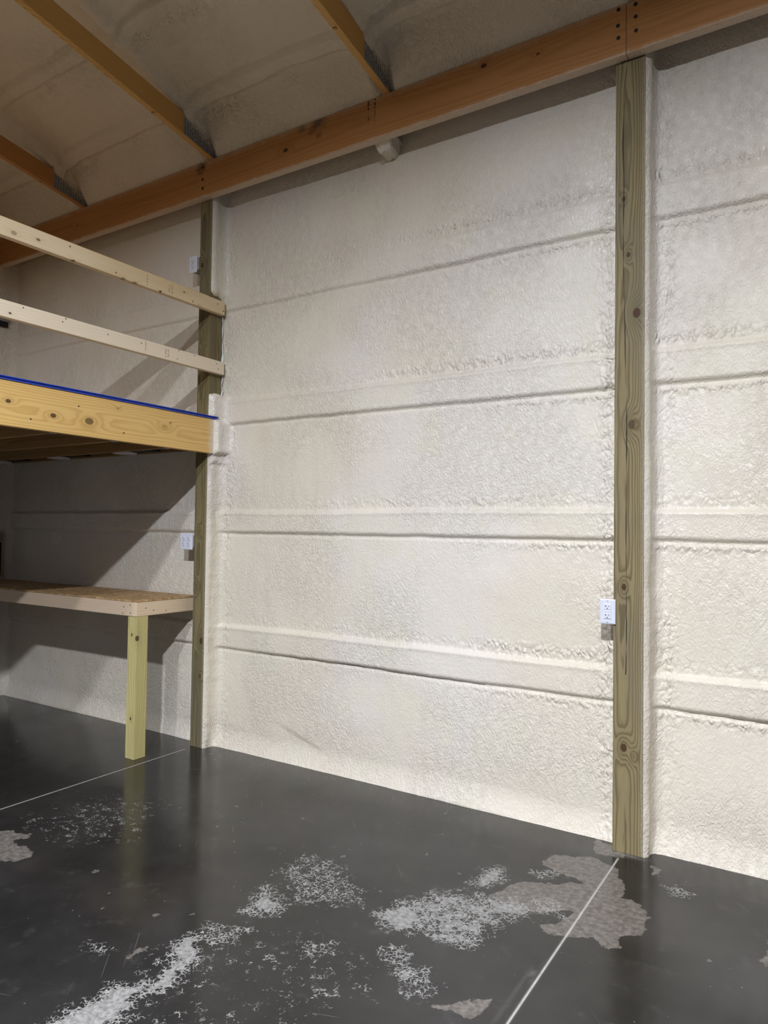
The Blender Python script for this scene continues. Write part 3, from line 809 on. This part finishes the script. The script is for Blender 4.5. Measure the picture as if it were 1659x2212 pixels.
# ------------------------------------------------------------------ trusses
def slant_board(name, x0, x1, ya, za, yb, zb, h, mat, parent, bev=0.002):
    b = bmesh.new(); bmesh.ops.create_cube(b, size=1)
    for v in b.verts:
        s = v.co.y < 0
        y = ya if s else yb; z = za if s else zb
        v.co = Vector((x0 if v.co.x < 0 else x1, y, z + (h if v.co.z > 0 else 0)))
    bmesh.ops.bevel(b, geom=b.edges[:], offset=bev, segments=1, affect='EDGES')
    return from_bm(name, b, mat, parent, (x0, yb, zb))
SL = 0.1585
def zbot(y): return 3.881 + SL * (3.28 - y)
TL = {-4.84: 'roof truss farthest left, its chord crossing behind the upper rail',
      -3.47: 'roof truss over the left post, long yellowish chord at top left',
      -2.10: 'roof truss meeting the beam midway between the two posts',
      -0.73: 'roof truss above the right post, just over the top edge'}
for xt in TRX:
    tr = empty('roof_truss', (xt, 3.28, 3.88))
    tag(tr, TL[xt], 'truss')
    mt = {-4.84: M_truss_far, -3.47: M_truss}.get(xt, M_truss)
    slant_board('bottom_chord', xt - 0.019, xt + 0.019, -3.5, zbot(-3.5), 3.33, zbot(3.33), 0.138, mt, tr)
    slant_board('bottom_chord', xt - 0.019, xt + 0.019, -10.3, zbot(3.3), -3.5, zbot(-3.5), 0.132, mt, tr)
    slant_board('top_chord', xt - 0.019, xt + 0.019, -3.5, 6.27, 3.30, 4.03, 0.10, M_foam_plain, tr)
    # toothed connector plate on the east side
    bm = bmesh.new(); xe = xt + 0.0195
    ys = np.linspace(3.03, 3.30, 2)
    v = []
    for y in (3.03, 3.31):
        lo = zbot(y) + (0.006 if y > 3.2 else 0.004); hi = (4.07 if y < 3.1 else 4.02)
        v.append((y, lo, hi))
    for dx in (0.0, 0.0015):
        pass
    a = [bm.verts.new((xe + dx, y, z)) for dx in (0, 0.0015) for (y, z) in ((v[0][0], v[0][1]), (v[1][0], v[1][1]), (v[1][0], v[1][2]), (v[0][0], v[0][2]))]
    for f in ((0, 1, 2, 3), (4, 7, 6, 5), (0, 4, 5, 1), (1, 5, 6, 2), (2, 6, 7, 3), (3, 7, 4, 0)): bm.faces.new([a[i] for i in f])
    bmesh.ops.recalc_face_normals(bm, faces=bm.faces)
    pl = from_bm('connector_plate', bm, M_plate, tr, (xe, 3.17, 3.95))
    tag(pl, 'grey toothed steel plate half hidden by foam mist')
    bm = bmesh.new(); rs = random.Random(int(-xt * 100))
    for i in range(13):
        y = 3.038 + i * 0.0205
        lo = zbot(y) + 0.008
        hi = 4.04 - 0.30 * (y - 3.03)
        n = 11
        for j in range(n):
            fz = j / n
            z = lo + 0.105 * fz + (0.002 if i % 2 else 0)
            if rs.random() < fz * 0.75 + (y - 3.03) * 1.1 - 0.12: continue
            box_bm(xe + 0.0008, xe + 0.0024, y, y + 0.0058, z, z + 0.0046, 0, 1, bm)
    o = from_bm('plate_slots', bm, M_nail, pl, (xe, 3.17, 3.95)); o['kind'] = 'stuff'
    if xt != -0.73:
        yy = {-2.10: 2.805, -3.47: 2.815, -4.84: 2.945}[xt]
        # text runs towards the wall (+Y), read from below
        Mx = Matrix.Translation((xt - 0.006, yy, zbot(yy) - 0.0004)) @ Matrix.Rotation(math.radians(90), 4, 'Z') @ Matrix.Rotation(math.radians(180), 4, 'X')
        text_mesh('stamp', 'IS', 0.036, M_ink, Mx, tr)

# ------------------------------------------------------------------ railing of the loft
ru = board('guard_rail', (-3.50, -3.462, -0.4, 3.428, 2.876, 2.967), M_rail_up, None, 0.004)
tag(ru, 'upper pale spruce rail of the loft guard, with bark along its lower edge', 'rail')
nails(ru, [(-3.4615, 2.275, 2.945), (-3.4615, 3.142, 2.892), (-3.4615, 3.359, 2.936), (-3.4615, 3.411, 2.902), (-3.4615, 2.566, 2.895)], (1, 0, 0), 0.0032)
rb = board('guard_rail', (-3.542, -3.504, -0.4, 3.322, 2.900, 2.988), M_rail_back, None, 0.003)
tag(rb, 'second spruce board set just behind and above the upper rail', 'rail')
rl = board('guard_rail', (-3.50, -3.462, -0.4, 3.432, 2.474, 2.559), M_rail_low, None, 0.004)
tag(rl, 'lower pale spruce rail of the loft guard, smooth and nearly clear', 'rail')
nails(rl, [(-3.4615, 2.026, 2.545), (-3.4615, 2.262, 2.551), (-3.4615, 2.244, 2.529), (-3.4615, 2.523, 2.53), (-3.4615, 2.752, 2.533), (-3.4615, 3.027, 2.498),
           (-3.4615, 3.037, 2.553), (-3.4615, 3.166, 2.549), (-3.4615, 3.375, 2.504), (-3.4615, 3.36, 2.535)], (1, 0, 0), 0.0026)
# grade stamps: rows of tiny illegible strokes
def strokes(parent, yc, zc_, rows, n, hz, seed, mat=M_ink):
    rs = random.Random(seed); bm = bmesh.new()
    for r in range(rows):
        y = yc + r * 0.020
        for i in range(n):
            z = zc_ + (i - n / 2) * hz
            if rs.random() < 0.15: continue
            w_ = rs.uniform(0.004, 0.011); k = rs.random()
            if k < 0.5: box_bm(-3.4622, -3.4612, y, y + w_, z, z + 0.0013, 0, 1, bm)
            else:
                box_bm(-3.4622, -3.4612, y, y + 0.0014, z - 0.002, z + 0.003, 0, 1, bm)
                box_bm(-3.4622, -3.4612, y + w_ * .5, y + w_, z + 0.001, z + 0.0022, 0, 1, bm)
    o = from_bm('grade_stamp', bm, mat, parent, (-3.462, yc, zc_)); tag(o, 'faint illegible grade stamp in small dark strokes')
strokes(ru, 2.950, 2.922, 2, 9, 0.0065, 1); strokes(ru, 2.782, 2.925, 1, 11, 0.0062, 2, M_ink_grey)
strokes(rl, 2.932, 2.515, 2, 9, 0.0062, 3); strokes(rl, 2.782, 2.522, 1, 11, 0.0058, 4, M_ink_grey)

# ------------------------------------------------------------------ loft: rim, joists, subfloor
rim = board('loft_rim_board', (-3.50, -3.462, -0.4, 3.42, 1.936, 2.163), M_rim, None, 0.004)
tag(rim, 'wide yellow pine edge board of the loft, end sprayed with foam', 'board')
nails(rim, [(-3.4615, 2.081, 1.987), (-3.4615, 2.983, 2.091), (-3.4615, 2.644, 1.986), (-3.4615, 2.351, 2.095)], (1, 0, 0), 0.0036)
# subfloor with a blue tongue-and-groove edge
prof = [(-5.98, 2.1645), (-3.457, 2.1645), (-3.457, 2.1700), (-3.468, 2.1718), (-3.468, 2.1778), (-3.458, 2.1795), (-3.459, 2.1830), (-3.463, 2.1845), (-5.98, 2.1845)]
bm = bmesh.new()
va = [bm.verts.new((x, -0.4, z)) for x, z in prof]; vb = [bm.verts.new((x, 3.385, z)) for x, z in prof]
bm.faces.new(va); bm.faces.new(vb[::-1])
for i in range(len(prof)): bm.faces.new((va[i], vb[i], vb[(i + 1) % len(prof)], va[(i + 1) % len(prof)]))
bmesh.ops.recalc_face_normals(bm, faces=bm.faces)
sf = from_bm('loft_floor_panel', bm, M_osb, None, (-5.98, -0.4, 2.1645))
sf.data.materials.append(M_blue)
for p in sf.data.polygons:
    if p.center.x > 2.3: p.material_index = 1
tag(sf, 'loft floor sheet with a bright blue grooved edge on the pine board', 'floor panel')
# joists
jl = ['first', 'second', 'third']
jy = [2.215, 2.600, 2.985]
JN = {2.985: 'dark loft joist nearest the back wall, beside the round downlights',
      2.600: 'dark loft joist, second from the back wall',
      2.215: 'dark loft joist, third from the back wall, at the left edge'}
JO = {1.83: 'loft joist fourth from the back wall', 1.445: 'loft joist fifth from the back wall', 1.06: 'loft joist sixth from the back wall', 0.675: 'loft joist third from the loft front', 0.29: 'loft joist second from the loft front', -0.095: 'loft joist nearest the loft front'}
for y in [2.985, 2.600, 2.215, 1.83, 1.445, 1.06, 0.675, 0.29, -0.095]:
    jo = empty('loft_joist', (-5.97, y, 1.937))
    tag(jo, JN.get(y, JO.get(y, 'x')), 'joist')
    board('beam_body', (-5.97, -3.502, y, y + 0.038, 1.937, 2.163), M_joist, jo, 0.002)
    bm = box_bm(-3.545, -3.503, y - 0.002, y, 1.945, 2.12)
    box_bm(-3.545, -3.503, y + 0.038, y + 0.040, 1.945, 2.12, 0, 1, bm)
    box_bm(-3.545, -3.503, y - 0.002, y + 0.040, 1.9345, 1.9365, 0, 1, bm)
    h = from_bm('joist_hanger', bm, M_steel, jo, (-3.52, y, 1.937))
wl = board('loft_ledger', (-5.97, -3.60, 3.392, 3.43, 1.975, 2.163), M_joist, None, 0.002)
tag(wl, 'dark ledger board along the foam wall under the loft', 'board')

# recessed downlights, unlit
def ring_bm(c, r0, r1, z0, z1, seg=40):
    bm = bmesh.new(); A = []
    for i in range(seg):
        a = 2 * math.pi * i / seg; ca, sa = math.cos(a), math.sin(a)
        A.append([bm.verts.new((c[0] + r * ca, c[1] + r * sa, z)) for r, z in ((r1, z1), (r1 - .002, z0), (r0 + .004, z0), (r0, z0 + .004), (r0, z1))])
    for i in range(seg):
        B = A[(i + 1) % seg]
        for k in range(5): bm.faces.new((A[i][k], B[k], B[(k + 1) % 5], A[i][(k + 1) % 5]))
    bmesh.ops.recalc_face_normals(bm, faces=bm.faces)
    return bm
for i, (x, lab) in enumerate(((-4.17, 'round white downlight under the loft, nearest the left post'), (-4.94, 'round white downlight under the loft, middle of three'), (-5.72, 'round white downlight under the loft, farthest left'))):
    y = 3.20
    dl = empty('recessed_light', (x, y, 1.952)); tag(dl, lab, 'downlight', 'downlights under the loft')
    from_bm('trim_ring', ring_bm((x, y), 0.062, 0.082, 1.952, 1.962), M_plastic, dl, (x, y, 1.952), True)
    from_bm('lens', cyl_bm((x, y, 1.957), (0, 0, 1), 0.064, 0.004, 32), M_lens, dl, (x, y, 1.952))
    from_bm('housing', cyl_bm((x, y, 2.005), (0, 0, 1), 0.070, 0.085, 24), M_black, dl, (x, y, 1.952))
    board('mounting_bar', (x + 0.095, x + 0.120, 3.0235, 3.3915, 2.036, 2.040), M_steel, dl, 0)
    bx = box_bm(x - 0.03, x + 0.25, y - 0.10, y + 0.10, 1.966, 2.035, 0.004)
    from_bm('junction_box', bx, M_black, dl, (x, y, 1.952))
    rs = random.Random(i)
    for k in range(2):
        pts = [(x + 0.24 + 0.02 * q * 3, y + 0.06 * math.sin(q * 1.1 + k + i), 1.985 + 0.012 * math.cos(q * 1.7 + k)) for q in range(6)]
        if x > -4.5: pts = [(px - 0.12, py, pz) for px, py, pz in pts]
        tube('cable', pts, 0.004, M_black, dl, (x, y, 1.952))

# ------------------------------------------------------------------ workbench
wb = empty('workbench', (-4.8, 3.15, 0))
tag(wb, 'long built-in workbench with particle-board top on a single visible leg', 'workbench')
board('bench_top', (-5.97, -3.658, 2.918, 3.415, 0.974, 0.985), M_osb, wb, 0.0008)
board('front_apron', (-5.97, -3.6985, 2.920, 2.958, 0.885, 0.9735), M_apron, wb, 0.003)
board('end_apron', (-3.698, -3.660, 2.920, 3.41, 0.885, 0.9735), M_apron_y, wb, 0.003)
board('back_apron', (-5.97, -3.6985, 3.37, 3.408, 0.885, 0.9735), M_apron, wb, 0.003)
board('leg', (-3.745, -3.661, 2.925, 3.012, 0.0, 0.8845), M_leg, wb, 0.003)
nails(wb, [(-3.72, 2.9195, 0.955), (-3.715, 2.9195, 0.905), (-3.78, 2.9195, 0.94), (-3.79, 2.9195, 0.90), (-4.9, 2.9195, 0.945), (-5.5, 2.9195, 0.94)], Yn, 0.0032)
nails(wb, [(-3.6595, 2.99, 0.935), (-3.6595, 3.05, 0.915), (-3.6595, 3.15, 0.905)], (1, 0, 0), 0.0028)

# ------------------------------------------------------------------ outlets
def plate_bm(x0, x1, z0, z1, yf, t=0.006):
    b = bmesh.new()
    i = 0.005
    o_ = [b.verts.new((x, yf + t, z)) for x, z in ((x0, z0), (x1, z0), (x1, z1), (x0, z1))]
    m_ = [b.verts.new((x, yf + 0.002, z)) for x, z in ((x0, z0), (x1, z0), (x1, z1), (x0, z1))]
    f_ = [b.verts.new((x, yf, z)) for x, z in ((x0 + i, z0 + i), (x1 - i, z0 + i), (x1 - i, z1 - i), (x0 + i, z1 - i))]
    b.faces.new(f_); b.faces.new(o_[::-1])
    for a, c in ((o_, m_), (m_, f_)):
        for k in range(4): b.faces.new((a[k], a[(k + 1) % 4], c[(k + 1) % 4], c[k]))
    bmesh.ops.recalc_face_normals(b, faces=b.faces)
    return b
def outlet_slots(parent, cx, cz, yf, s=1.0, tee=True):
    bm = box_bm(cx - 0.0077 * s, cx - 0.0053 * s, yf - 0.0004, yf + 0.001, cz + 0.0010, cz + 0.0092 * s)
    if tee: box_bm(cx - 0.0125 * s, cx - 0.006 * s, yf - 0.0004, yf + 0.001, cz + 0.0042 * s, cz + 0.0062 * s, 0, 1, bm)
    box_bm(cx + 0.0053 * s, cx + 0.0075 * s, yf - 0.0004, yf + 0.001, cz + 0.0016, cz + 0.0086 * s, 0, 1, bm)
    cyl_bm((cx, yf + 0.0002, cz - 0.0068 * s), Yn, 0.0027 * s, 0.0014, 12, bm)
    return from_bm('socket_slots', bm, M_slot, parent, (cx, yf, cz))
# GFCI beside the right post
g = empty('wall_outlet', (-0.878, 3.318, 1.027))
tag(g, 'white outlet plate with reset buttons on the left side of the cracked right post', 'outlet')
x0, x1, z0, z1, yf = -0.914, -0.843, 1.027, 1.140, 3.318
from_bm('cover_plate', plate_bm(x0, x1, z0, z1, yf), M_plastic, g, (x0, yf, z0))
board('outlet_box', (x0 + 0.010, -0.8565, 3.3245, 3.45, z0 + 0.015, z1 - 0.015), M_greybox, g, 0.001)
cx_, cz_ = (x0 + x1) / 2, (z0 + z1) / 2
face = board('receptacle_face', (cx_ - 0.0165, cx_ + 0.0165, yf - 0.0022, yf + 0.001, cz_ - 0.0335, cz_ + 0.0335), M_plastic, g, 0.001)
for s in (1, -1):
    sk = board('socket', (cx_ - 0.0158, cx_ + 0.0158, yf - 0.0040, yf - 0.0020, cz_ + s * 0.0205 - 0.0115, cz_ + s * 0.0205 + 0.0115), M_plastic, g, 0.0008)
    outlet_slots(sk, cx_, cz_ + s * 0.0205, yf - 0.0040, 0.95)
for s in (-1, 1):
    board('test_button', (cx_ - 0.0006 + (s * 0.0075) - 0.0068, cx_ + (s * 0.0075) + 0.0060, yf - 0.0034, yf - 0.0020, cz_ - 0.0036, cz_ + 0.0036), M_plastic, g, 0.0004)
    from_bm('plate_screw', cyl_bm((cx_, yf - 0.0002, cz_ + s * 0.0485), Yn, 0.0028, 0.0016, 12), M_greybox, g, (cx_, yf, cz_ + s * 0.0485))
def duplex(root, cx, cz, yf):
    for s in (1, -1):
        c = (cx, yf - 0.0008, cz + s * 0.0185)
        sk = from_bm('socket', cyl_bm(c, Yn, 0.0155, 0.0036, 24), M_plastic, root, c)
        outlet_slots(sk, cx, c[2], yf - 0.0026, 1.0, False)
    from_bm('plate_screw', cyl_bm((cx, yf - 0.0002, cz), Yn, 0.0026, 0.0016, 10), M_greybox, root, (cx, yf, cz))
g = empty('wall_outlet', (-3.67, 3.318, 1.297))
tag(g, 'wide white four-socket outlet plate above the workbench by the left post', 'outlet')
from_bm('cover_plate', plate_bm(-3.731, -3.613, 1.297, 1.407, 3.318), M_plastic, g, (-3.731, 3.318, 1.297))
board('outlet_box', (-3.722, -3.609, 3.3245, 3.45, 1.312, 1.392), M_greybox, g, 0.001)
duplex(g, -3.695, 1.352, 3.318); duplex(g, -3.649, 1.352, 3.318)
g = empty('wall_outlet', (-3.66, 3.318, 3.17))
tag(g, 'small white two-socket outlet plate high above the loft by the left post', 'outlet')
from_bm('cover_plate', plate_bm(-3.700, -3.624, 3.170, 3.284, 3.318), M_plastic, g, (-3.70, 3.318, 3.17))
board('outlet_box', (-3.692, -3.609, 3.3245, 3.45, 3.185, 3.270), M_greybox, g, 0.001)
duplex(g, -3.662, 3.227, 3.318)
